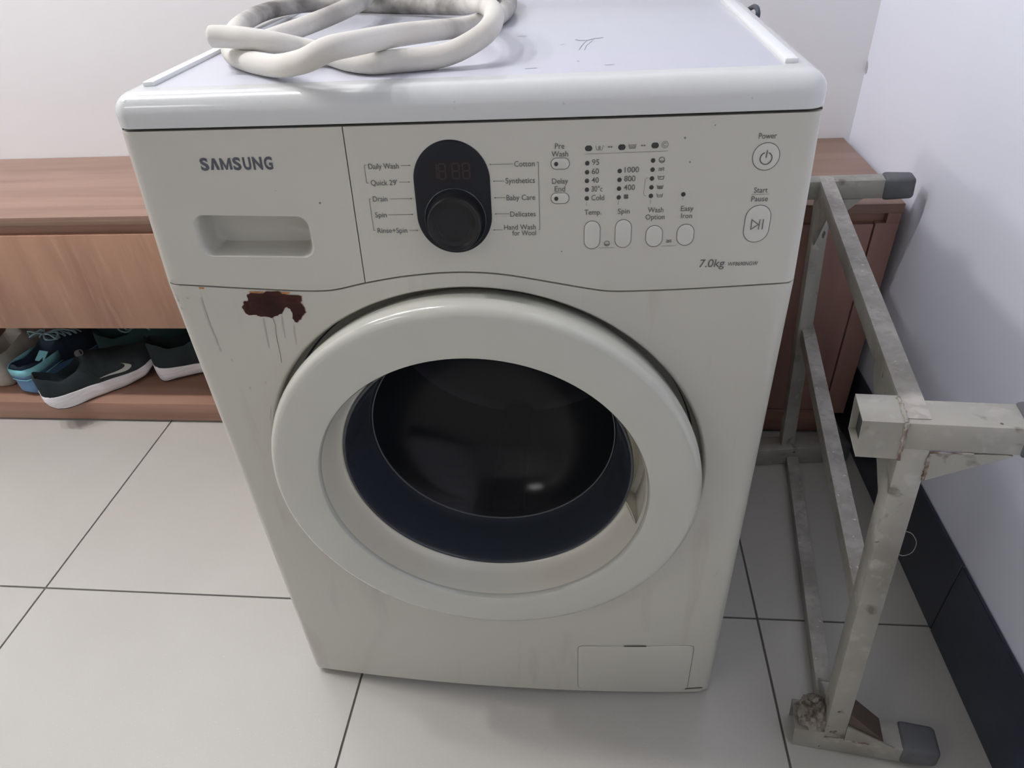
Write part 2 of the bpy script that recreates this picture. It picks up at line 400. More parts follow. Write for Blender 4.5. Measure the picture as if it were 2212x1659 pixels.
drawer = wpart('detergent_drawer', py_mesh(V, F, 50), M_body)
# control panel
pxs = [XS+.0005+(HW-.011-XS-.0005)*i/44 for i in range(45)]+[HW-.011+.011*k/8 for k in range(1, 9)]
pxs[-1] = HW
V = []; nr = 22
for j in range(nr+1):
    for x in pxs: V.append((x, yf(x, zl(x)+(ZU-zl(x))*j/nr), zl(x)+(ZU-zl(x))*j/nr))
F = grid_faces(nr+1, len(pxs)); n0 = len(V); m_ = len(pxs)
bd = [j for j in range(m_)]+[j*m_+m_-1 for j in range(1, nr+1)]+[nr*m_+i for i in range(m_-2, -1, -1)]+[j*m_ for j in range(nr-1, 0, -1)]
for b in bd: V.append((V[b][0], V[b][1]+.016, V[b][2]))
for q in range(len(bd)): F.append((bd[q], bd[(q+1) % len(bd)], n0+(q+1) % len(bd), n0+q))
panel = wpart('control_panel', py_mesh(V, F, 50), M_body)

def onto(x, z, off=.0004): return (x, yf(x, z)-off, z)
def poly_decal(name, pts, m, parent, off=.0004, label=None, kind=None):
    me = py_mesh([onto(x, z, off) for x, z in pts], [tuple(range(len(pts)))], 0)
    return wpart(name, me, m, label, parent, kind)
def stroke_mesh(lines, wd, off=.0004):
    V = []; F = []
    for ln in lines:
        for (a, b) in zip(ln[:-1], ln[1:]):
            d = Vector((b[0]-a[0], b[1]-a[1])); L = d.length
            if L < 1e-7: continue
            d /= L; n = Vector((-d.y, d.x))*wd/2; e = d*wd*.3
            k = len(V)
            for p, s, q in ((a, 1, -1), (a, -1, -1), (b, -1, 1), (b, 1, 1)):
                V.append(onto(p[0]+n.x*s+e.x*q, p[1]+n.y*s+e.y*q, off))
            F.append((k, k+1, k+2, k+3))
    return py_mesh(V, F, 0)
def strokes(name, lines, wd, m, parent, off=.0004, split=False):
    if split:
        for ln in lines: wpart(name, stroke_mesh([ln], wd, off), m, None, parent)
    else: wpart(name, stroke_mesh(lines, wd, off), m, None, parent)
def circle(cx, cz, r, n=20, rz=None, a0=0, a1=360):
    rz = rz or r
    return [(cx+r*math.cos(math.radians(a0+(a1-a0)*i/n)), cz+rz*math.sin(math.radians(a0+(a1-a0)*i/n))) for i in range(n+1)]
def stadium(cx, cz, w_, h_, n=12):
    r = min(w_, h_)/2
    return rrect(cx-w_/2, cx+w_/2, cz-h_/2, cz+h_/2, r*.999, n)
# text as real flat lettering wrapped on the curved fascia
_cap = None
def text_mesh(s, off=0.0, shear=0.0, sp=1.0):
    cu = bpy.data.curves.new('t', 'FONT'); cu.body = s; cu.offset = off; cu.shear = shear; cu.resolution_u = 4; cu.space_character = sp
    ob = bpy.data.objects.new('t', cu); COL.objects.link(ob)
    dg = bpy.context.evaluated_depsgraph_get(); me = bpy.data.meshes.new_from_object(ob.evaluated_get(dg))
    bpy.data.objects.remove(ob); bpy.data.curves.remove(cu); return me
_h = text_mesh('H'); _cap = max(v.co.y for v in _h.vertices)
def text(s, x0, x1, z, cap, m, parent, off=.006, shear=0.0, dep=.0004, sp=1.0):
    me = text_mesh(s, off, shear, sp)
    a = min(v.co.x for v in me.vertices); b = max(v.co.x for v in me.vertices)
    sx = (x1-x0)/(b-a); sz = cap/_cap
    for v in me.vertices:
        x = x0+(v.co.x-a)*sx; zz = z+v.co.y*sz; v.co = onto(x, zz, dep)
    me.update()
    return wpart('lettering', me, m, ('bold dark letter %s' % s) if m is M_logo else ('small printed type code' if s.startswith('WF') else '"%s" printed in dark ink' % s), parent)
LX = lambda a_: -.2278+(a_-712)/540*.0668
for ch, a_, b_ in (('S', 712, 774), ('S', 958, 1018), ('U', 1034, 1092), ('N', 1106, 1176), ('G', 1190, 1252)):
    text(ch, LX(a_), LX(b_), .7783, .0098, M_logo, drawer, .034)
def glyph(polys, x0, x1, z0, z1, lab):
    V = []; F = []
    for P in polys:
        k = len(V); V += [onto(x0+(x1-x0)*x, z0+(z1-z0)*z) for x, z in P]; F.append(tuple(range(k, k+len(P))))
    wpart('lettering', py_mesh(V, F, 0), M_logo, 'bold dark letter %s' % lab, drawer)
glyph([[(0, 0), (.30, 0), (.58, 1), (.36, 1)], [(.42, .80), (.58, 1), (.66, 1), (1, 0), (.70, 0)]], LX(784), LX(852), .7783, .7881, 'A')
glyph([[(0, 0), (.20, 0), (.20, 1), (0, 1)], [(.80, 0), (1, 0), (1, 1), (.80, 1)], [(.20, 1), (.20, .62), (.43, 0), (.50, 0), (.50, .30)], [(.80, 1), (.50, .30), (.50, 0), (.57, 0), (.80, .62)]], LX(862), LX(946), .7783, .7881, 'M')
C1 = .0044
text('Daily Wash', -.0758, -.0490, .7766, C1, M_ink, panel); text("Quick 29'", -.0755, -.0522, .7629, C1, M_ink, panel)
text('Drain', -.0756, -.0626, .7491, C1, M_ink, panel); text('Spin', -.0755, -.0650, .7352, C1, M_ink, panel)
text('Rinse+Spin', -.0752, -.0480, .7212, C1, M_ink, panel)
text('Cotton', .0503, .0675, .7760, C1, M_ink, panel); text('Synthetics', .0423, .0674, .7624, C1, M_ink, panel)
text('Baby Care', .0425, .0673, .7482, C1, M_ink, panel); text('Delicates', .0451, .0674, .7341, C1, M_ink, panel)
text('Hand Wash', .0392, .0672, .7227, C1, M_ink, panel); text('for Wool', .0463, .0673, .7175, C1, M_ink, panel)
arrows = [(-.0472, -.0390, .7790), (-.0500, -.0408, .7652), (-.0604, -.0406, .7511), (-.0632, -.0412, .7373), (-.0459, -.0382, .7232),
          (.0491, .0293, .7783), (.0409, .0317, .7645), (.0416, .0320, .7506), (.0440, .0319, .7367), (.0378, .0297, .7227)]
for a, b, z in arrows:
    s_ = 1 if b > a else -1
    me = stroke_mesh([[(a, z), (b, z)], [(b-s_*.0010, z), (b-s_*.0002, z)]], .00032)
    strokes('leader_line', [[(a, z), (b-s_*.0006, z)], [(b-s_*.0010, z+.0004), (b, z), (b-s_*.0010, z-.0004)]], .00034, M_ink, panel)
strokes('bracket_line', [[(-.0775, .7799), (-.0792, .7799), (-.0792, .7651), (-.0778, .7651)], [(-.0774, .7513), (-.0789, .7513), (-.0787, .7236), (-.0772, .7236)],
    [(.0694, .7792), (.0706, .7792), (.0707, .7226), (.0695, .7226)]], .0004, M_ink, panel, split=True)
# black dial plate, display, knob
def plate(name, pts, off0, off1, m, parent, bev=.0006, label=None):
    n = len(pts); cx = sum(p[0] for p in pts)/n; cz = sum(p[1] for p in pts)/n
    def ins(k): return [(cx+(x-cx)*(1-k/max(1e-6, math.hypot(x-cx, z-cz))), cz+(z-cz)*(1-k/max(1e-6, math.hypot(x-cx, z-cz)))) for x, z in pts]
    V = []; 
    for (k, o) in ((0, off0), (0, off1-bev*.6), (bev*.35, off1-bev*.15), (bev, off1), (bev*3, off1+.00005)):
        V += [onto(x, z, o) for x, z in ins(k)]
    F = grid_faces(5, n, True); F.append(tuple(4*n+i for i in range(n)))
    return wpart(name, py_mesh(V, F, 35), m, label, parent)
ovp = stadium(-.0042, .7508, .0664, .0962, 20)
dial = plate('dial_plate', ovp, -.002, .0014, M_black, panel, .0016)
poly_decal('display_window', rrect(-.0222, .0136, .7645, .7835, .001, 2), M_disp, panel, .0017)
def seg7(cx, cz, w_, h_, segs):
    x0, x1, z0, z1, zm = cx-w_/2, cx+w_/2, cz-h_/2, cz+h_/2, cz
    D = {'a': ((x0, z1), (x1, z1)), 'g': ((x0, zm), (x1, zm)), 'd': ((x0, z0), (x1, z0)), 'f': ((x0, zm), (x0, z1)), 'b': ((x1, zm), (x1, z1)), 'e': ((x0, z0), (x0, zm)), 'c': ((x1, z0), (x1, zm))}
    out = []
    for k in segs:
        (ax, az), (bx, bz) = D[k]; d = .0008
        if ax == bx: out.append([(ax, az+d), (bx, bz-d)])
        else: out.append([(ax+d, az), (bx-d, bz)])
    return out
for cx_, sg in ((-.0190, 'bc'), (-.0115, 'abcdefg'), (.0003, 'abcdefg'), (.0093, 'abcdefg')):
    strokes('display_digit', seg7(cx_, .7740, .0058, .0124, sg), .0014, M_seg, panel, .0019)
def turned(name, cx, cz, prof, m, parent, n=64, label=None, offy=0.0):
    """prof: list of (radius, distance in front of the fascia)"""
    y0 = yf(cx, cz)+offy; sl = (yf(cx, cz+.01)-yf(cx, cz-.01))/.02; V = []
    for r, d in prof:
        for i in range(n):
            a = 2*math.pi*i/n; x, z = r*math.cos(a), r*math.sin(a); V.append((cx+x, y0+z*sl-d, cz+z))
    F = grid_faces(len(prof), n, True); F.append(tuple((len(prof)-1)*n+i for i in range(n)))
    return wpart(name, py_mesh(V, F, 30), m, label, parent)
turned('knob_collar', -.0030, .7330, [(.0276, .0), (.0274, .0030), (.0268, .0036), (.0255, .0030), (.0235, .0026)], M_knobe, panel)
turned('selector_knob', -.0030, .7330, [(.0238, .002), (.0236, .0120), (.0231, .0132), (.0222, .0137), (.0214, .0134), (.0195, .0126), (.0192, .0124), (.0150, .0122), (.0146, .0119), (.002, .0119)], M_knob, panel)
V = []; F = []
for k in range(18):   # faint radial marks on the knob's face
    pass
# buttons
def button(cx, cz, w_, h_, name='button', pts=None, proud=.0010, gw=.0006):
    P = pts or stadium(cx, cz, w_, h_); n = len(P)
    def grow(k):
        o = []
        for x, z in P:
            dx, dz = x-cx, z-cz; q = math.hypot(dx, dz); o.append((x+dx/q*k, z+dz/q*k))
        return o
    g = poly_decal('button_groove', grow(gw), M_groove, panel, .00025)
    return plate(name, P, -.001, proud, M_btn, panel, .0011)
button(.08885, .7775, .0148, .0086); button(.0885, .7490, .0148, .0086)
button(.1162, .7167, .0134, .0240); button(.1431, .7173, .0134, .0240); button(.1698, .7146, .0138, .0180); button(.1965, .7152, .0138, .0180)
def tilt(pts, cx, cz, s): return [(x+(z-cz)*s, z) for x, z in pts]
button(.2560, .7785, .0208, .0210, 'power_button')
button(.2560, .7232, 0, 0, 'start_button', tilt(stadium(.2560, .7232, .0206, .0312), .2560, .7232, .03))
def led(x, z, rx=.00185, rz=.00185): return plate('indicator_light', circle(x, z, rx, 18, rz)[:-1], -.0005, .0005, M_led, panel, .0003)
plate('indicator_light', circle(.0855, .7775, .0018, 16)[:-1], .0005, .0014, M_led, panel, .0003)
plate('indicator_light', circle(.0853, .7490, .0018, 16)[:-1], .0005, .0014, M_led, panel, .0003)
for x, z in ((.1124, .7890), (.1395, .7892), (.1664, .7898)):
    plate('indicator_light', stadium(x, z, .0060, .0044), -.0005, .0005, M_led, panel, .0003)
for x, z in ((.1114, .7772), (.1113, .7700), (.1113, .7629), (.1113, .7556), (.1113, .7484), (.1384, .7703), (.1384, .7631), (.1383, .7559), (.1383, .7486),
             (.1654, .7780), (.1654, .7707), (.1653, .7635), (.1653, .7563), (.1652, .7492), (.1921, .7498)): led(x, z)
C2 = .0043
for s, x0, x1, z, c in (('Pre', .0846, .0925, .7894, C2), ('Wash', .0817, .0955, .7832, C2), ('Delay', .0818, .0955, .7612, C2), ('End', .0840, .0930, .7548, C2),
    ('95', .1153, .1213, .7758, .0044), ('60', .1152, .1212, .7685, .0044), ('40', .1152, .1212, .7613, .0044), ('30\u00b0c', .1152, .1245, .7540, .0044), ('Cold', .1152, .1261, .7467, .0044),
    ('1000', .1424, .1543, .7690, .0044), ('800', .1423, .1516, .7618, .0044), ('400', .1423, .1516, .7546, .0044),
    ('Temp.', .1095, .1238, .7345, C2), ('Spin', .1379, .1480, .7348, C2), ('Wash', .1633, .1764, .7353, C2), ('Option', .1616, .1778, .7293, C2),
    ('Easy', .1910, .2016, .7359, C2), ('Iron', .1916, .2008, .7297, C2), ('Power', .2482, .2625, .7925, C2), ('Start', .2499, .2611, .7496, C2), ('Pause', .2486, .2622, .7424, C2)):
    text(s, x0, x1, z, c, M_ink, panel)
text('7.0kg', .2110, .2328, .6858, .0070, M_ink, panel, .004, .12)
text('WF8690NGW', .2355, .2612, .6865, .0034, M_ink, panel, .004, .12)
strokes('printed_line', [[(.1093, .7845), (.1771, .7853)], [(.2481, .7482), (.2627, .7483)], [(.1225, .7051), (.1357, .7052)], [(.1762, .7056), (.1893, .7058)],
    [(.1622, .7641), (.1606, .7641), (.1598, .7630), (.1590, .7510), (.1598, .7497), (.1610, .7497)], [(.1112, .7456), (.1112, .7422)], [(.1382, .7458), (.1381, .7424)], [(.1651, .7463), (.1650, .7430)], [(.1919, .7470), (.1919, .7452)]], .00030, M_thin, panel, split=True)
strokes('power_symbol', [circle(.2559, .7775, .0047, 22, None, 112, 428), [(.2559, .7782), (.2562, .7838)]], .0008, M_ink, panel, .0016)
strokes('play_symbol', [[(.2510, .7190), (.2510, .7274), (.2568, .7232), (.2510, .7190)], [(.2575, .7190), (.2578, .7274)], [(.2604, .7190), (.2607, .7274)]], .0007, M_ink, panel, .0016)
def tub(cx, cz, s=1.0): return [[(cx-.0030*s, cz+.0016*s), (cx-.0022*s, cz-.0018*s), (cx+.0022*s, cz-.0018*s), (cx+.0030*s, cz+.0016*s)]]
strokes('wash_symbol', tub(.1212, .7894)+[[(.1205, .7882), (.1205, .7905)], [(.1212, .7882), (.1212, .7908)], [(.1219, .7882), (.1219, .7905)]], .0004, M_thin, panel)
strokes('rinse_symbol', tub(.1480, .7898)+[[(.1454, .7908), (.1506, .7908)], [(.1458, .7897), (.1502, .7897)], [(.1460, .7888), (.1500, .7888)]], .0005, M_thin, panel)
strokes('spin_symbol', [circle(.1743, .7903, .0026, 18), circle(.1743, .7903, .0013, 14, None, 40, 330)], .0004, M_thin, panel)
def tri(cx, cz): return [[(cx-.0006, cz+.0005), (cx+.0007, cz), (cx-.0006, cz-.0005)]]
for cx, cz in ((.1290, .7897), (.1310, .7897), (.1558, .7901), (.1578, .7901)): strokes('arrow_symbol', tri(cx, cz), .0005, M_ink, panel)
for cx, cz in ((.1726, .7783), (.1293, .7090)): strokes('no_heat_symbol', [circle(cx, cz, .0022, 18), [(cx-.0021, cz-.0007), (cx+.0021, cz-.0007)], [(cx-.0018, cz-.0012), (cx+.0018, cz-.0012)]], .0006, M_thin, panel)
for cx, cz in ((.1726, .7708), (.1827, .7099)): strokes('mute_symbol', [[(cx-.0022, cz-.0008), (cx, cz+.0010), (cx, cz-.0010), (cx-.0022, cz-.0004)], [(cx-.0022, cz+.0012), (cx+.0022, cz-.0008)], [(cx+.0008, cz+.0010), (cx+.0019, cz+.0013), (cx+.0018, cz-.0008)]], .0007, M_thin, panel)
strokes('tub_symbol', tub(.1726, .7643, .85)+[[(.1706, .7650), (.1746, .7650)], [(.1715, .7636), (.1722, .7646)]], .0005, M_ink, panel)
strokes('tub_symbol', tub(.1724, .7566, .85)+[[(.1706, .7572), (.1742, .7572)], [(.1708, .7564), (.1740, .7564)], [(.1710, .7557), (.1738, .7557)]], .0005, M_ink, panel)
strokes('tub_symbol', tub(.1725, .7497, .85)+[[(.1706, .7497), (.1744, .7497)]], .0005, M_ink, panel)
strokes('no_spin_symbol', [rrect(.1428, .1460, .7476, .7507, .0004, 2)+[(.1460, .7505)], [(.1430, .7478), (.1458, .7505)], [(.1430, .7505), (.1458, .7478)], circle(.1444, .7491, .0010, 10)], .0005, M_ink, panel)
poly_decal('small_dent', circle(-.1244, .7484, .0010, 10)[:-1], M_thin, drawer, .0003)
for q, (x, z, r_) in enumerate(((.0895, .7025, .0007), (.2130, .8040, .0006), (.190, .7950, .0009), (.1955, .7760, .0008))):
    poly_decal('small_dent', circle(x, z, r_, 8)[:-1], M_thin, panel, .0003)

# ---- filter flap
fp = [(.1057, .1129), (.1065, .118), (.1107, .1212), (.14, .1211), (.20, .1204), (.2569, .1195), (.262, .1170), (.2635, .1095), (.2637, .065), (.2638, .0214), (.263, .015), (.2595, .0112), (.20, .0136), (.14, .0152), (.1107, .0164), (.1065, .020), (.1058, .027), (.1057, .07)]
fcx, fcz = .185, .0665
def scale_pts(P, k): return [(fcx+(x-fcx)*(1-k/.08), fcz+(z-fcz)*(1-k/.055)) for x, z in P]
poly_decal('flap_gap', fp, M_groove, front, .0003)
flap = wpart('filter_flap', py_mesh([onto(x, z, .0002) for x, z in scale_pts(fp, .0005)]+[onto(x, z, .0009) for x, z in scale_pts(fp, .0009)]+[onto(x, z, .0011) for x, z in scale_pts(fp, .0020)],
    grid_faces(3, len(fp), True)+[tuple(2*len(fp)+i for i in range(len(fp)))], 30), M_body)
poly_decal('finger_slot', [(.1683, .1205), (.1983, .1200), (.1984, .1222), (.1683, .1226)], M_gap, flap, .0013)
poly_decal('hinge_gap', [(.2560, .0112), (.2855, .0128), (.2845, .0150), (.2572, .0137)], M_gap, front, .0005)

# ---- rust and stains on the front panel
rust = [(-.2140, .6611), (-.2094, .6629), (-.1975, .6627), (-.1927, .6650), (-.1814, .6652), (-.1746, .6618), (-.163, .6611), (-.1594, .6599), (-.1605, .6551), (-.162, .6538), (-.1605, .6496), (-.1595, .6477), (-.1592, .6428), (-.1616, .6403), (-.1641, .6377), (-.166, .6345), (-.1689, .6335), (-.1707, .6309), (-.173, .6319), (-.1744, .6357), (-.173, .642), (-.174, .6463), (-.1765, .6479), (-.1794, .6475), (-.1823, .6431), (-.1841, .6405), (-.1911, .6379), (-.1958, .6355), (-.1995, .6367), (-.207, .6369), (-.2106, .6388), (-.2189, .6383), (-.2216, .6411), (-.2232, .6467), (-.2202, .6505), (-.2197, .6534), (-.2148, .6543)]
rp = []
for i, p in enumerate(rust):
    q = rust[(i+1) % len(rust)]
    for k in range(3):
        t = k/3; j = .00045 if k else 0
        rp.append((p[0]+(q[0]-p[0])*t+random.uniform(-j, j), p[1]+(q[1]-p[1])*t+random.uniform(-j, j)))
poly_decal('orange_rust_edge', [(-.1905+(x+.1905)*1.025, .651+(z-.651)*1.03) for x, z in rp if True], M_stain, front, .0003)
poly_decal('rust_patch', rp, M_rust, front, .0006)
poly_decal('orange_rust_spot', [(-.2618, .6686), (-.2561, .6682), (-.2569, .6667), (-.2613, .6666)], M_rusto, front, .0005)
poly_decal('orange_rust_spot', [(-.2120, .6645), (-.1957, .6648), (-.1974, .6634), (-.2093, .6632)], M_rusto, front, .0007)
poly_decal('orange_rust_spot', [(-.1795, .6643), (-.1693, .6645), (-.171, .6628), (-.1778, .6624)], M_rusto, front, .0007)
strokes('rust_streak', [[(-.1951, .6362), (-.1945, .632), (-.1942, .6276), (-.1960, .618), (-.1972, .6093), (-.1976, .6010), (-.1981, .5931), (-.1995, .5821)]], .0005, M_stain, front)
def streak(P, wd, m):
    V = []; n = len(P)
    for i, (x, z) in enumerate(P):
        q = wd*(.35+.65*math.sin(math.pi*min(1, (i+.6)/(n))))*random.uniform(.7, 1.2)/2
        V += [onto(x-q, z, .0003), onto(x+q, z, .0003)]
    return wpart('grime_streak', py_mesh(V, grid_faces(n, 2), 0), m, None, front)
streak([(-.2633, .6570), (-.2640, .6500), (-.2645, .6430), (-.2648, .6350), (-.2648, .6245), (-.2640, .6160), (-.2632, .6080), (-.2640, .6010)], .0028, M_stain2)
streak([(-.1850, .6380), (-.1862, .6300), (-.1870, .6200), (-.1880, .6120)], .0016, M_stain2)
streak([(-.2050, .6350), (-.2062, .6250), (-.2075, .6120), (-.2085, .6000)], .0020, M_stain2)
streak([(-.1750, .6280), (-.1765, .6200), (-.1772, .6120), (-.1780, .6050)], .0018, M_stain2)
for x, z, s in ((-.2905, .6590, .0012), (-.2895, .6530, .0014), (-.2890, .6440, .0012), (-.2780, .6560, .0010), (-.2630, .5960, .0024), (-.2540, .5830, .0016), (-.2240, .5560, .0016), (-.2440, .5480, .0018), (.2330, .0640, .0008), (.2280, .0300, .0009), (.247, .100, .0006), (.272, .5, .0007), (.287, .30, .0009), (.10, .14, .0007), (.23, .19, .0007), (-.0, .06, .0008), (.287, .21, .0009)):
    poly_decal('grime_spot', circle(x, z, s*.7, 8, s*random.uniform(.8, 1.4))[:-1], M_stain2, front, .0003)
strokes('scratch', [[(-.2275, .5230), (-.2300, .5130), (-.2330, .5060)], [(.272, .2640), (.276, .2720)]], .0009, M_stain2, front)

# ---- top cover
def lid_ring(inset, z):
    pts = []; r = max(.004, .016-inset*.6); x0, x1 = -.2985+inset, .2985-inset; y1 = .572-inset
    fy = lambda x: yf(x, .8125, False)-.0015+inset
    n = 40; corner = 10
    for k in range(corner+1):      # front-left corner
        a = math.pi-(math.pi/2)*(-k/corner) if False else math.pi+(math.pi/2)*k/corner
        pts.append((x0+r+r*math.cos(a), fy(x0+r)+r+r*math.sin(a)))
    for k in range(1, n): 
        x = x0+r+(x1-x0-2*r)*k/n; pts.append((x, fy(x)))
    for k in range(corner+1):
        a = -math.pi/2+(math.pi/2)*k/corner; pts.append((x1-r+r*math.cos(a), fy(x1-r)+r+r*math.sin(a)))
    for k in range(corner+1):
        a = (math.pi/2)*k/corner; pts.append((x1-r+r*math.cos(a), y1-r+r*math.sin(a)))
    for k in range(corner+1):
        a = math.pi/2+(math.pi/2)*k/corner; pts.append((x0+r+r*math.cos(a), y1-r+r*math.sin(a)))
    return [(x, y, z) for x, y in pts]
V = []; prof = [(.004, .8136), (.0006, .8137), (0, .8144), (0, .8240)]
for k in range(1, 11):
    a = math.pi/2*k/10; prof.append((.017*(1-math.cos(a)), .8240+.0172*math.sin(a)))
prof += [(.030, .8412), (.045, .8410)]
for i_, z_ in prof: V += lid_ring(i_, z_)
nl = len(lid_ring(0, 0)); F = grid_faces(len(prof), nl, True); F.append(tuple((len(prof)-1)*nl+i for i in range(nl)))
lid = wpart('top_cover', py_mesh(V, F, 40), M_lid)
wpart('lid_board', box(-.2665, .2665, .040, .556, .8400, .84135, .0012, 2), M_board, 'pale lavender top board', lid)
for sx in (-1, 1):
    a, b = sorted((sx*.2672, sx*.2780))
    wpart('lid_ridge', box(a, b, .046, .556, .8405, .8452, .0016, 2), M_ridge, 'raised white ridge', lid)
def flat_mark(name, pts, wd, z=.84150):
    V = []; F = []
    for a, b in zip(pts[:-1], pts[1:]):
        d = Vector((b[0]-a[0], b[1]-a[1])).normalized(); n = Vector((-d.y, d.x))*wd/2; k = len(V)
        V += [(a[0]+n.x, a[1]+n.y, z), (a[0]-n.x, a[1]-n.y, z), (b[0]-n.x, b[1]-n.y, z), (b[0]+n.x, b[1]+n.y, z)]; F.append((k, k+1, k+2, k+3))
    return wpart(name, py_mesh(V, F, 0), M_crack, None, lid)
flat_mark('scratch', [(.099, .177), (.103, .171), (.110, .170), (.118, .178), (.126, .181)], .0016)
flat_mark('scratch', [(.110, .169), (.106, .150), (.103, .128)], .0006); flat_mark('scratch', [(.116, .170), (.110, .148), (.108, .126)], .0005)
for p in ([(.085, .155), (.089, .156)], [(.040, .205), (.050, .206)], [(.058, .060), (.068, .061)], [(.125, .062), (.133, .063)], [(.102, .082), (.104, .080)]): flat_mark('scratch', p, .0010)
cordp = catmull([(.301, .57, .60), (.3035, .52, .70), (.3040, .45, .80), (.3042, .38, .832), (.3050, .345, .831), (.3050, .37, .80), (.304, .45, .70), (.303, .55, .5)], 8)
wpart('power_cord', tubes([cordp], .0028, 8), M_cord)

# ---- door
DZ = .4325; DX = .0012
def revolve(prof, n=128, cx=DX, cz=DZ, mod=None):
    V = []
    for j, (r, y) in enumerate(prof):
        for i in range(n):
            a = 2*math.pi*i/n; rr, yy = (r, y) if mod is None else mod(j, a, r, y)
            V.append((cx+rr*math.cos(a), yy, cz+rr*math.sin(a)))
    return V, grid_faces(len(prof), n, True)
V, F = revolve([(.216, .020), (.2245, .014), (.2280, .004), (.2312, -.008), (.2335, -.018), (.2344, -.0245), (.2342, -.0300), (.2330, -.0338), (.2310, -.0364), (.2280, -.0380), (.2240, -.0388), (.2050, -.0400), (.1880, -.0405), (.1825, -.0403), (.1800, -.0396), (.1785, -.0375), (.1780, -.034)], 160)
door = wpart('door', py_mesh(V, F, 30), M_door)
# funnel between the ring and the glass, with the grip pocket on the right
A0, A1 = math.radians(-17.5), math.radians(27)
fprof = [(.1780, -.034), (.1765, -.028), (.1745, -.018), (.1715, -.008), (.1680, .001), (.1650, .005), (.1630, .006)]
n = 360; V = []; F = []
for j, (r, y) in enumerate(fprof):
    for i in range(n):
        a = 2*math.pi*i/n; V.append((DX+r*math.cos(a), y, DZ+r*math.sin(a)))
for j in range(len(fprof)-1):
    for i in range(n):
        a = 2*math.pi*(i+.5)/n; a = a-2*math.pi if a > math.pi else a
        if 1 <= j <= 4 and A0 < a < A1: continue
        k = i+1 if i+1 < n else 0; F.append((j*n+i, j*n+k, (j+1)*n+k, (j+1)*n+i))
wpart('door_funnel', py_mesh(V, F, 30), M_funnel, 'slightly yellowed inner funnel', door)
V = []; m2 = 40; pp = [(.1765, -.028), (.1790, -.020), (.1800, .004), (.1790, .022), (.1700, .026), (.1675, .022), (.1662, .008), (.1650, .005)]
for r, y in pp:
    for i in range(m2+1):
        a = A0+(A1-A0)*i/m2; V.append((DX+r*math.cos(a), y, DZ+r*math.sin(a)))
F = grid_faces(len(pp), m2+1)
F.append(tuple(j*(m2+1) for j in range(len(pp)))); F.append(tuple(j*(m2+1)+m2 for j in range(len(pp))))
wpart('grip_recess', py_mesh(V, F, 30), M_funnel, 'hand grip recess', door)
V, F = revolve([(.1652, .0062), (.1655, .0035), (.1642, .0018), (.1622, .0022), (.1608, .005), (.1590, .014), (.1555, .032), (.1515, .050), (.1490, .0620), (.1475, .0640)], 128)
wpart('glass_rim', py_mesh(V, F, 50), M_rim, 'dark glossy rim', door)
V, F = revolve([(.1475, .0640), (.1462, .0632), (.1448, .0650), (.138, .078), (.124, .096), (.104, .112), (.080, .123), (.050, .130), (.02, .132), (.001, .1325)], 128)
wpart('door_glass', py_mesh(V, F, 60), M_glass, 'dark tinted glass bowl', door)
V, F = revolve([(.1470, .0632), (.1466, .0620), (.1458, .0622), (.1456, .0636)], 128)
wpart('painted_edge_glint', py_mesh(V, F, 60), mat('glass_edge_highlight', (.13, .135, .145), .3), 'thin pale highlight painted along the glass edge', door)  # pale ring painted as a highlight where the glass turns
V, F = revolve([(.232, .024), (.200, .030), (.172, .034), (.165, .050), (.160, .075), (.172, .085), (.168, .095)], 96)
wpart('door_gasket', py_mesh(V, F, 50), M_rubber)
V, F = revolve([(.168, .095), (.225, .105), (.228, .115), (.228, .395), (.215, .405), (.001, .41)], 96, 0, .43)
drum = wpart('drum', py_mesh(V, F, 40), M_steel)
V = []; F = []
for ring in range(3, 17):
    rr = .012*ring; cnt = max(8, int(rr*2*math.pi/.016))
    for q in range(cnt):
        a = 2*math.pi*q/cnt+ring*.3; cx, cz = rr*math.cos(a), .43+rr*math.sin(a); k = len(V)
        V += [(cx+.0022*math.cos(t*math.pi/3), .4085-.0002, cz+.0022*math.sin(t*math.pi/3)) for t in range(6)]; F.append(tuple(range(k, k+6)))
wpart('drum_perforations', py_mesh(V, F, 0), M_holes, None, drum, 'stuff')
for q in range(3):
    a = math.radians(30+120*q); bm = bmesh.new()
    box_bm(bm, (0, 0, 0), (.05, .25, .035), None, .014, 4)
    me = bm_mesh(bm); me.transform(Matrix.Translation((.205*math.cos(a), .25, .43+.205*math.sin(a))) @ Matrix.Rotation(-a+math.pi/2, 4, 'Y'))
    wpart('drum_lifter', me, M_rubber, None, drum)

# ------------------------------------------------------------------ drain hose coiled on the lid
HOSE = [(-.227, .088, .872), (-.210, .089, .871), (-.190, .087, .869), (-.166, .090, .864), (-.147, .103, .856), (-.124, .100, .8512), (-.097, .072, .8512), (-.073, .058, .8512), (-.048, .062, .8512), (-.014, .070, .852), (.012, .078, .860), (.026, .098, .868), (.022, .160, .871), (-.001, .232, .870), (-.030, .302, .858), (-.075, .352, .853), (-.120, .378, .8515), (-.162, .396, .8515), (-.208, .412, .8515), (-.240, .406, .8545), (-.267, .382, .8555), (-.279, .338, .8560), (-.275, .273, .8560), (-.261, .211, .8550), (-.238, .148, .852), (-.211, .102, .8512), (-.161, .057, .852), (-.120, .022, .861), (-.093, .012, .871), (-.074, .028, .872), (-.054, .085, .867), (-.031, .158, .858), (-.013, .214, .8512), (.003, .243, .8512), (.016, .280, .8512), (.018, .357, .8512), (.004, .44, .8512), (-.045, .50, .8512), (-.11, .525, .853), (-.160, .50, .860), (-.165, .44, .868), (-.150, .365, .870), (-.145, .315, .868), (-.160, .265, .863), (-.185, .232, .857), (-.205, .208, .853), (-.216, .182, .8515)]
hpth = catmull(HOSE, 9)
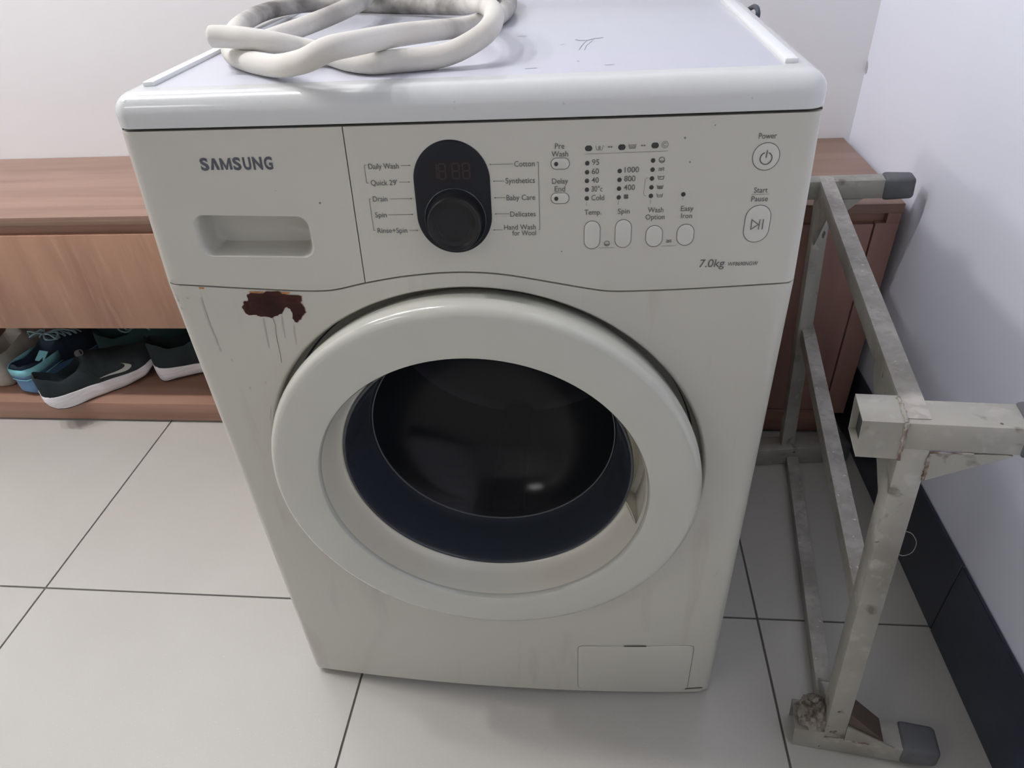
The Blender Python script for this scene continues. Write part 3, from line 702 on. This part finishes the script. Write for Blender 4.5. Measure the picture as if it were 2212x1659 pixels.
def hr(t):
    e = min(t, 1-t)*len(hpth)
    return .0093*(1 if e > 3 else math.sqrt(max(.05, 1-((3-e)/3)**2)))
v, f = tube_data(hpth, hr, 28)
hose = obj('drain_hose', py_mesh(v, f, 60), M_hose); hose['label'] = 'off-white woven-sleeved drain hose coiled on top of the washing machine'; hose['category'] = 'hose'

# ------------------------------------------------------------------ steel stand lying on its side
SO = Vector((.4327, -.0749, 0.0))
SR = Matrix(((0.988411, 0.139470, -0.059931), (-0.138135, 0.990075, 0.025879), (0.062945, -0.017301, 0.997867)))
SL, SH, Sa, Sc, Sd, SLc = .6621, .5605, .0224, .0425, .0305, .0949
stand = thing('metal_stand', 'dirty square-tube metal stand lying on its side by the right wall', 'stand', (.47, .22, 0))
def spart(name, me, m, parent=None, label=None):
    o = obj(name, me, m, None, None, label)
    o.parent = parent or stand; o.matrix_parent_inverse = parent_inv(parent or stand); return o
ST = Matrix.Translation(SO) @ SR.to_4x4()
def W(*p): return ST @ Vector(p)
def sbox(u0, u1, v0, v1, w0, w1, bev=.0018):
    bm = bmesh.new(); box_bm(bm, ((u0+u1)/2, (v0+v1)/2, (w0+w1)/2), (u1-u0, v1-v0, w1-w0), None, bev, 2); me = bm_mesh(bm); me.transform(ST); return me
def tube_between(P, Q, side, wd, ht, bev=.0018):
    """solid square tube whose lower-left-front edge runs P->Q ; side = direction of width"""
    P, Q = Vector(P), Vector(Q); t = (Q-P).normalized(); s = (Vector(side)-t*Vector(side).dot(t)).normalized(); n = t.cross(s)
    bm = bmesh.new(); L = (Q-P).length; box_bm(bm, (wd/2, ht/2, L/2), (wd, ht, L), None, bev, 2); me = bm_mesh(bm)
    M4 = Matrix((s, n, t)).transposed().to_4x4(); M4.translation = P; me.transform(M4); return me
def hollow(u0, u1, v0, v1, w0, w1, th=.0016):
    bm = bmesh.new()
    vs = {}
    def q(u, v, w): return bm.verts.new((u, v, w))
    o0 = [q(u0, v0, w0), q(u0, v1, w0), q(u0, v1, w1), q(u0, v0, w1)]; o1 = [q(u1, v0, w0), q(u1, v1, w0), q(u1, v1, w1), q(u1, v0, w1)]
    i0 = [q(u0, v0+th, w0+th), q(u0, v1-th, w0+th), q(u0, v1-th, w1-th), q(u0, v0+th, w1-th)]; ub = u1-.004
    i1 = [q(ub, v0+th, w0+th), q(ub, v1-th, w0+th), q(ub, v1-th, w1-th), q(ub, v0+th, w1-th)]
    for k in range(4):
        j = (k+1) % 4; bm.faces.new((o0[k], o0[j], o1[j], o1[k])); bm.faces.new((o0[k], i0[k], i0[j], o0[j])); bm.faces.new((i0[k], i1[k], i1[j], i0[j]))
    bm.faces.new(o1); bm.faces.new(i1); me = bm_mesh(bm, 30); me.transform(ST); return me
# stubs (open tube mouths), legs with rubber caps
sleeve = spart('leg_sleeve', hollow(-.0362, .001, 0, Sc, SH-Sc, SH), M_galv)
sleeve2 = spart('leg_sleeve', hollow(-.0362, .001, 0, Sc, 0, Sc), M_galv)
def inner_dark(v0, v1, w0, w1, par):
    spart('mouth_shade_block', sbox(-.030, -.002, v0+.0018, v1-.0018, w0+.0018, w1-.0018, 0), M_dark, par, 'dark block standing in for shade inside the tube')  # added dark block that paints the shade within the hollow stub
inner_dark(0, Sc, SH-Sc, SH, sleeve); inner_dark(0, Sc, 0, Sc, sleeve2)
def cap(me_args, par):
    u0, u1, v0, v1, w0, w1 = me_args
    bm = bmesh.new(); box_bm(bm, ((u0+u1)/2, (v0+v1)/2, (w0+w1)/2), (u1-u0, v1-v0, w1-w0), None, .006, 3)
    for v in bm.verts:
        t = (v.co.x-u0)/(u1-u0)
        s = 1-.10*max(0, t-.6)/.4
        v.co.y = (v0+v1)/2+(v.co.y-(v0+v1)/2)*s; v.co.z = (w0+w1)/2+(v.co.z-(w0+w1)/2)*s
    me = bm_mesh(bm, 50); me.transform(ST); return spart('rubber_cap', me, M_rubc, par)
leg = spart('leg', sbox(0, SLc+.01, 0, .0375, SH-Sd, SH), M_galv); cap((SLc, SLc+.046, -.003, .0405, SH-Sd-.003, SH+.003), leg)
leg = spart('leg', sbox(0, SLc+.01, 0, .0375, 0, Sd), M_galv); cap((SLc, SLc+.046, -.003, .0405, .0002, Sd+.003), leg)
leg = spart('leg', sbox(-.045, SLc+.01, SL-Sd, SL, SH-Sd, SH), M_galv); cap((SLc, SLc+.046, SL-Sd-.003, SL+.003, SH-Sd-.003, SH+.003), leg)
# far lower leg rests on the floor
FB = Matrix.Translation((.545, .493, 0)) @ Matrix.Rotation(math.radians(6), 4, 'Z')
def fbox(u0, u1, v0, v1, w0, w1, bev, name, m, par=None):
    bm = bmesh.new(); box_bm(bm, ((u0+u1)/2, (v0+v1)/2, (w0+w1)/2), (u1-u0, v1-v0, w1-w0), None, bev, 2); me = bm_mesh(bm); me.transform(FB); return spart(name, me, m, par)
leg = fbox(-.095, .052, 0, .040, .0005, .040, .0018, 'leg', M_galv); fbox(.045, .088, -.003, .043, .0002, .043, .006, 'rubber_cap', M_rubc, leg)
# rails and uprights
def rail(name, v0, v1, w1, h, top=True):
    o = spart(name, sbox(0, Sa, v0, v1, w1-h, w1), M_galv)
    if top: spart('dust_layer', sbox(.0006, Sa-.0006, v0+.003, v1-.003, w1-.001, w1+.0007, .0003), M_galvd, o, 'pale dust along the top face')
    return o
rail('top_rail', .004, SL-.004, SH, .0255)
rail('cross_rail', Sd, SL-Sd, .2991, .0262)
Pq = Vector((.4327, -.0749+.04, .002))
br = spart('bottom_rail', sbox(0, Sa, .036, SL-.085, .0025, .0285), M_galv)
spart('dust_layer', sbox(.0006, Sa-.0006, .085, SL-.09, .0275, .0292, .0003), M_galvd, br, 'pale dust along the top face')
spart('upright', sbox(0, Sa+.0032, 0.0006, Sd, .010, SH-.002), M_galv)
topf = W(0, SL-Sd, SH-.01); botf = FB @ Vector((-.045, .006, .006))
spart('upright', tube_between(botf, topf, (1, 0, 0), Sa+.002, .022), M_galv)
def gusset(pts, th, axis, name='gusset'):
    """triangular folded plate, pts local, extruded along axis ('v' or 'u')"""
    d = Vector((0, th, 0)) if axis == 'v' else Vector((th, 0, 0)); V = [Vector(p) for p in pts]; n = len(V)
    V2 = [W(*p) for p in V]+[W(*(p+d)) for p in V]
    F = [tuple(range(n)), tuple(range(n, 2*n))[::-1]]+[(i, (i+1) % n, n+(i+1) % n, n+i) for i in range(n)]
    return spart(name, py_mesh(V2, F, 0), M_galv)
u1 = Sa+.003
gusset([(u1, 0, SH-Sd-.003), (u1+.060, 0, SH-Sd), (u1+.066, 0, SH-Sd-.001), (u1+.002, 0, SH-Sd-.036)], .0022, 'v')
gusset([(u1, 0, Sd), (u1+.060, 0, Sd), (u1, 0, Sd+.034)], .0022, 'v')
g = gusset([(u1-.002, 0.003, Sd+.060), (u1+.046, 0.003, Sd+.010), (u1+.048, 0.003, Sd), (u1-.002, 0.003, Sd+.036)], .030, 'v', 'brace_plate')
g.data.materials.clear(); g.data.materials.append(mat('dark_brown_steel', (.10, .075, .06), .7, metal=.2))  # brace plate gets a darker brown steel colour
gusset([(u1, SL-Sd, SH-Sd), (u1+.042, SL-Sd, SH-Sd), (u1, SL-Sd, SH-Sd-.040)], .0022, 'v')
gusset([(.001, Sd, SH-.025), (.001, Sd+.115, SH-.025), (.001, Sd+.105, SH-.036), (.001, Sd, SH-.115)], .0022, 'u')
gusset([(.001, SL-Sd, SH-.025), (.001, SL-Sd-.09, SH-.025), (.001, SL-Sd, SH-.115)], .0022, 'u')
gusset([(.004, Sd, .028), (.004, Sd+.060, .028), (.004, Sd, .070)], .0022, 'u')
# welds
def bead(P, Q, r=.0016, par=None):
    P, Q = Vector(P), Vector(Q); pts = [P.lerp(Q, t/14)+Vector((random.uniform(-.0008, .0008), random.uniform(-.0004, .0004), random.uniform(-.0008, .0008))) for t in range(15)]
    return spart('weld_bead', tubes([[W(*p) for p in pts]], lambda t: r*random.uniform(.6, 1.3), 7), M_weld)
bead((.0005, -.0004, SH), (.0005, -.0004, SH-Sc)); bead((.0005, 0, SH+.0004), (.0005, Sc*.9, SH+.0004), .0022)
bead((u1, 0, SH-Sd-.002), (u1+.035, 0, SH-Sd-.0005), .0012); bead((u1+.0004, 0, SH-Sd-.006), (u1+.0004, 0, SH-Sd-.036), .0014)
bead((u1, 0, Sd+.001), (u1+.03, 0, Sd+.001), .0012); bead((0, -.0004, Sd+.001), (u1, -.0004, Sd+.003), .0012)
# crumpled film round the lower corner
bm = bmesh.new(); bmesh.ops.create_icosphere(bm, subdivisions=4, radius=1.0)
for v in bm.verts:
    p = v.co.copy(); n_ = noise.noise(p*2.2)*.30+noise.noise(p*5.1)*.22+abs(noise.noise(p*9))*.16
    v.co = p*(1+n_)
    v.co = Vector((v.co.x*.019, v.co.y*.021, v.co.z*.025))
    if v.co.z < 0: v.co.z *= .7
me = bm_mesh(bm, 25); me.transform(Matrix.Translation(W(-.012, .020, Sc+.008)) @ Matrix.Rotation(.25, 4, 'Y'))
spart('crumpled_film', me, M_tape, None, 'crumpled dirty plastic film')
th = catmull([W(Sa+.002, .0, .425), W(Sa+.010, .004, .418), W(Sa+.017, .006, .404), W(Sa+.015, .004, .392), W(Sa+.008, .002, .388), W(Sa+.002, 0, .391)], 6)
spart('loose_thread', tubes([th], .00035, 6), M_thread)

# ------------------------------------------------------------------ shoes
def tab(t, P):
    for (a, va), (b, vb) in zip(P[:-1], P[1:]):
        if t <= b:
            s = (t-a)/(b-a) if b > a else 0; s = s*s*(3-2*s)*.5+s*.5; return va+(vb-va)*s
    return P[-1][1]
def make_shoe(root, L, Wd, sole_m, upper_m, out_m=None, midtop=None, bot=None, top=None, sole_h=1.0, o_end=.40, lace=None, side=1, inner_m=None):
    hw = lambda t: Wd/2*tab(t, [(0, .30), (.02, .50), (.06, .66), (.15, .74), (.35, .70), (.5, .80), (.68, 1.0), (.82, .95), (.93, .68), (.98, .40), (1, .12)])
    cy = lambda t: side*.008*tab(t, [(0, 0), (.4, .3), (.7, 1), (1, .2)])
    b = lambda t: tab(t, bot or [(0, .020), (.05, .006), (.12, 0), (.62, 0), (.8, .005), (.92, .018), (1, .036)])
    mt = lambda t: tab(t, midtop or [(0, .044), (.1, .038), (.3, .034), (.5, .028), (.75, .026), (.9, .034), (1, .048)])
    tp = lambda t: tab(t, top or [(0, .092), (.03, .098), (.08, .088), (.18, .070), (.30, .080), (.40, .100), (.48, .094), (.65, .074), (.82, .060), (.94, .054), (1, .050)])
    n = 48; V = []
    for i in range(n+1):
        t = i/n; x = t*L; w_ = hw(t); c = cy(t); bb_, m_ = b(t), mt(t); h = m_-bb_
        sec = [(-.86, 0), (-.97, .08), (-1.06, .35), (-1.04, .62), (-1.0, .95), (-.93, 1.0), (0, 1.0), (.93, 1.0), (1.0, .95), (1.04, .62), (1.06, .35), (.97, .08), (.86, 0), (0, 0)]
        for sy, sz in sec: V.append((x, c+w_*sy, bb_+h*sz))
    ns = 14; F = grid_faces(n+1, ns, True); F.append(tuple(range(ns))); F.append(tuple(n*ns+k for k in range(ns)))
    def P(me): return me
    so = obj('sole', py_mesh(V, F, 45), sole_m, root)
    if out_m:
        V = []
        for i in range(n+1):
            t = i/n; x = t*L; w_ = hw(t)*.9; c = cy(t); bb_ = b(t)
            for sy, dz in ((-1, .0015), (-1, -.0008), (1, -.0008), (1, .0015)): V.append((x, c+w_*sy, bb_+dz))
        F = grid_faces(n+1, 4, True); F.append((0, 1, 2, 3)); F.append(tuple(n*4+k for k in range(4)))
        obj('outsole', py_mesh(V, F, 30), out_m, so)
    def arch(t, phi, g=0.0):
        w_ = hw(t)*(.97)+g; c = cy(t); m_ = mt(t)-.002; u_ = tp(t)+g
        cs, sn = math.cos(phi), math.sin(phi)
        px = .62 if t < .45 else .75
        return Vector((t*L, c+w_*math.copysign(abs(cs)**px, cs)*(1-.10*sn*(1 if t < .5 else .3)), m_+(u_-m_)*abs(sn)**.85))
    NO, NI = 10, 15
    V = []; n2 = 60; pr = math.radians(52)
    for i in range(n2+1):
        t = .004+.990*i/n2
        o = 1.0 if .045 < t < o_end-.06 else (max(0, (t-.010)/.035) if t <= .045 else max(0, 1-(t-(o_end-.06))/.075))
        o = o*o*(3-2*o)
        row = [arch(t, math.pi-(pr)*k/NO) for k in range(NO+1)]
        L0 = row[-1]; R0 = arch(t, pr)
        mid = []
        for k in range(1, NI):
            s = k/NI; phi = (math.pi-pr)+(2*pr-math.pi)*s
            A = arch(t, phi)
            y = L0.y+(R0.y-L0.y)*s; dpt = min(1, min(s, 1-s)*6)
            B = Vector((t*L, y*1.0, L0.z+(mt(t)+.006-L0.z)*(dpt**.6)))
            mid.append(A.lerp(B, o))
        row = row+mid+[arch(t, pr-pr*k/NO) for k in range(NO+1)]
        V += row
    nc = len(V)//(n2+1); F = grid_faces(n2+1, nc); F.append(tuple(range(nc))); F.append(tuple(n2*nc+k for k in range(nc)))
    up = obj('upper', py_mesh(V, F, 60), upper_m, root)
    if lace:
        paths = []
        for k in range(5):
            t0 = o_end+.02+.055*k
            for sgn in (-1, 1):
                paths.append([arch(t0+.05*s/8*1, math.radians(90+sgn*(34-68*s/8)), .0028+.002*math.sin(math.pi*s/8)) for s in range(9)])
        rnd = random.Random(int(L*1e4))
        t0 = o_end+.02; c0 = arch(t0, math.pi/2, .004)
        for sgn in (-1, 1):
            for q in range(2):
                a = rnd.uniform(.3, 1.0)*sgn; r1 = rnd.uniform(.022, .038)
                pts = [c0, c0+Vector((-.010, .4*r1*sgn, .010)), c0+Vector((-.022+.01*q, r1*sgn, .004+.008*q)), c0+Vector((-.004, 1.25*r1*sgn, -.004)), c0+Vector((.014, .8*r1*sgn, .002)), c0+Vector((.004, .002*sgn, .003))]
                paths.append(catmull(pts, 6))
            pts = [c0, c0+Vector((.012, .012*sgn, .006)), c0+Vector((.030, .026*sgn, .000)), c0+Vector((.045, .034*sgn, -.012))]
            paths.append(catmull(pts, 6))
        obj('laces', tubes(paths, .0019, 6), lace, root)
    return arch, mt, hw, cy, so, up
SZ = .0545
sh1 = thing('running_shoe', 'black running shoe with grey tick-shaped emblem and white sole, nearest on the shelf', 'shoe', (-1.093, .560, SZ+.0008), math.radians(46), 'shoes on the bench shelf')
arch, mt, hw, cy, so, up = make_shoe(sh1, .258, .098, M_white, M_nike, M_out,
    midtop=[(0, .046), (.1, .040), (.3, .036), (.5, .034), (.75, .033), (.9, .042), (1, .058)], bot=[(0, .028), (.025, .017), (.06, .009), (.12, .003), (.20, 0), (.58, 0), (.78, .007), (.92, .026), (1, .046)],
    top=[(0, .086), (.025, .104), (.07, .094), (.18, .072), (.30, .082), (.40, .106), (.48, .098), (.65, .080), (.82, .068), (.94, .066), (1, .062)])
def side_pt(t, zz, g=.0012):
    """point on the right flank of the shoe at height zz above the sole top"""
    lo, hi = 0.0, math.radians(80)
    for _ in range(24):
        mid = (lo+hi)/2
        p = arch(t, -mid if False else math.pi*0+mid, 0)
        if p.z-mt(t) < zz: lo = mid
        else: hi = mid
    p = arch(t, lo, g); c = cy(t)
    return (p.x, c-(p.y-c)-.0003, p.z)
sw = [(75, 100), (200, 118), (300, 122), (450, 142), (520, 168), (532, 198), (500, 236), (560, 226), (608, 190), (628, 150), (612, 112), (565, 84), (480, 74), (400, 72), (300, 80), (200, 84), (120, 88)]
# smooth banana-shaped emblem: upper edge and lower edge sampled separately, tip at the hook
upe = catmull([(75, 0, 92), (200, 0, 108), (330, 0, 116), (450, 0, 134), (520, 0, 164), (530, 0, 200), (500, 0, 236)], 5)
loe = catmull([(75, 0, 86), (200, 0, 82), (330, 0, 72), (470, 0, 66), (590, 0, 88), (628, 0, 150), (500, 0, 240)], 5)
V = []
for a, b_ in zip(upe, loe):
    for p in (a, b_): V.append(side_pt(.455+(p.x-75)/553*.27, .0112*(p.z/100)*1.0))
obj('curved_emblem', py_mesh(V, grid_faces(len(upe), 2), 0, False), M_swoosh, sh1, None, 'light grey tick-shaped emblem')
seam = [side_pt(.40+.006*k, .034-.0030*k, .0006) for k in range(9)]
obj('side_seam', tubes([seam], .0006, 5), M_teal, sh1)
V = [(.012+.018*math.cos(a*math.pi/8)*.6+.072, .0+.020*math.sin(a*math.pi/8)-.01, 0) for a in range(16)]
tl = obj('tongue_label', py_mesh([arch(.405+.035*math.cos(2*math.pi*a/14), math.pi/2+.35*math.sin(2*math.pi*a/14), .0015) for a in range(14)], [tuple(range(14))], 0), mat('grey_tongue_print', (.16, .16, .17), .5), sh1)

sh2 = thing('running_shoe', 'black running shoe with white sole, half hidden behind the washing machine', 'shoe', (-.893, .690, SZ+.0008), math.radians(22), 'shoes on the bench shelf')
make_shoe(sh2, .258, .098, M_white, M_nike, M_out,
    midtop=[(0, .046), (.1, .040), (.3, .036), (.5, .034), (.75, .033), (.9, .042), (1, .058)], bot=[(0, .016), (.03, .002), (.08, .002), (.16, .006), (.58, .006), (.78, .008), (.92, .026), (1, .046)],
    top=[(0, .112), (.025, .118), (.07, .112), (.18, .092), (.30, .092), (.40, .106), (.48, .098), (.65, .080), (.82, .068), (.94, .066), (1, .062)])
sh3 = thing('blue_sneaker', 'navy sneaker with thick blue sole and cyan band, heel facing out', 'shoe', (-1.176, .612, SZ+.0008), math.radians(78), 'shoes on the bench shelf')
a3 = make_shoe(sh3, .25, .098, M_blue, M_navy, M_out, midtop=[(0, .052), (.1, .050), (.3, .042), (.5, .034), (.75, .030), (.9, .036), (1, .050)],
    bot=[(0, .010), (.04, .002), (.1, 0), (.62, 0), (.8, .005), (.92, .018), (1, .036)],
    top=[(0, .086), (.03, .088), (.08, .084), (.18, .076), (.30, .084), (.40, .098), (.48, .094), (.65, .080), (.82, .062), (.94, .058), (1, .054)], lace=M_lacel)
def heel_band(root, arch, z0, z1, m, name, g=.002, hw=a3[2], cy=a3[3]):
    V = []; ts = [.36, .28, .2, .14, .09, .05, .025, .008]
    pts = [(t, 1) for t in ts]+[(.001, 0)]+[(t, -1) for t in reversed(ts)]
    for t, s in pts:
        x = t*.25-(.004 if t < .01 else 0); y = cy(t)+s*(hw(t)*1.05+g) if s else 0
        V += [(x, y, z0), (x, y, z1)]
    me = py_mesh(V, grid_faces(len(pts), 2), 60); o = obj(name, me, m, root)
    md = o.modifiers.new('thick', 'SOLIDIFY'); md.thickness = .002; return o
heel_band(sh3, a3[0], .056, .073, M_cyan, 'heel_band', .0015)
heel_band(sh3, a3[0], .047, .056, M_blue2, 'heel_band', .0010)
heel_band(sh3, a3[0], .0445, .047, M_cyan, 'heel_band', .0016)
V = [a3[0](.335+.05*math.cos(q), math.pi/2+.28*math.sin(q), -.014) for q in (math.pi/4, 3*math.pi/4, 5*math.pi/4, 7*math.pi/4)]
tp_ = box(-.013, .013, -.013, .013, -.001, .001, .0005); tp_.transform(Matrix.Translation((.060, -.016, .073)) @ Matrix.Rotation(math.radians(-35), 4, 'Y'))
obj('tongue_patch', tp_, M_cyan, sh3, None, 'small cyan patch')
sh4 = thing('teal_sneaker', 'dark teal mesh sneaker with loose teal laces, behind the black shoe with the grey emblem', 'shoe', (-1.078, .768, SZ+.0008), math.radians(20), 'shoes on the bench shelf')
make_shoe(sh4, .245, .100, M_out, M_teal, None, top=[(0, .084), (.03, .088), (.08, .080), (.18, .066), (.30, .072), (.40, .086), (.48, .085), (.65, .080), (.82, .070), (.94, .060), (1, .054)], o_end=.34, lace=M_lace)
sh5 = thing('beige_shoe', 'beige leather shoe with a rounded heel at the left end of the shelf', 'shoe', (-1.276, .640, SZ+.0008), math.radians(84), 'shoes on the bench shelf')
make_shoe(sh5, .26, .102, M_beiges, M_beige, None, midtop=[(0, .034), (.5, .026), (1, .030)], bot=[(0, .006), (.05, 0), (.8, 0), (1, .012)],
    top=[(0, .080), (.03, .086), (.08, .088), (.18, .088), (.30, .096), (.40, .104), (.5, .096), (.65, .080), (.82, .062), (.94, .052), (1, .046)])
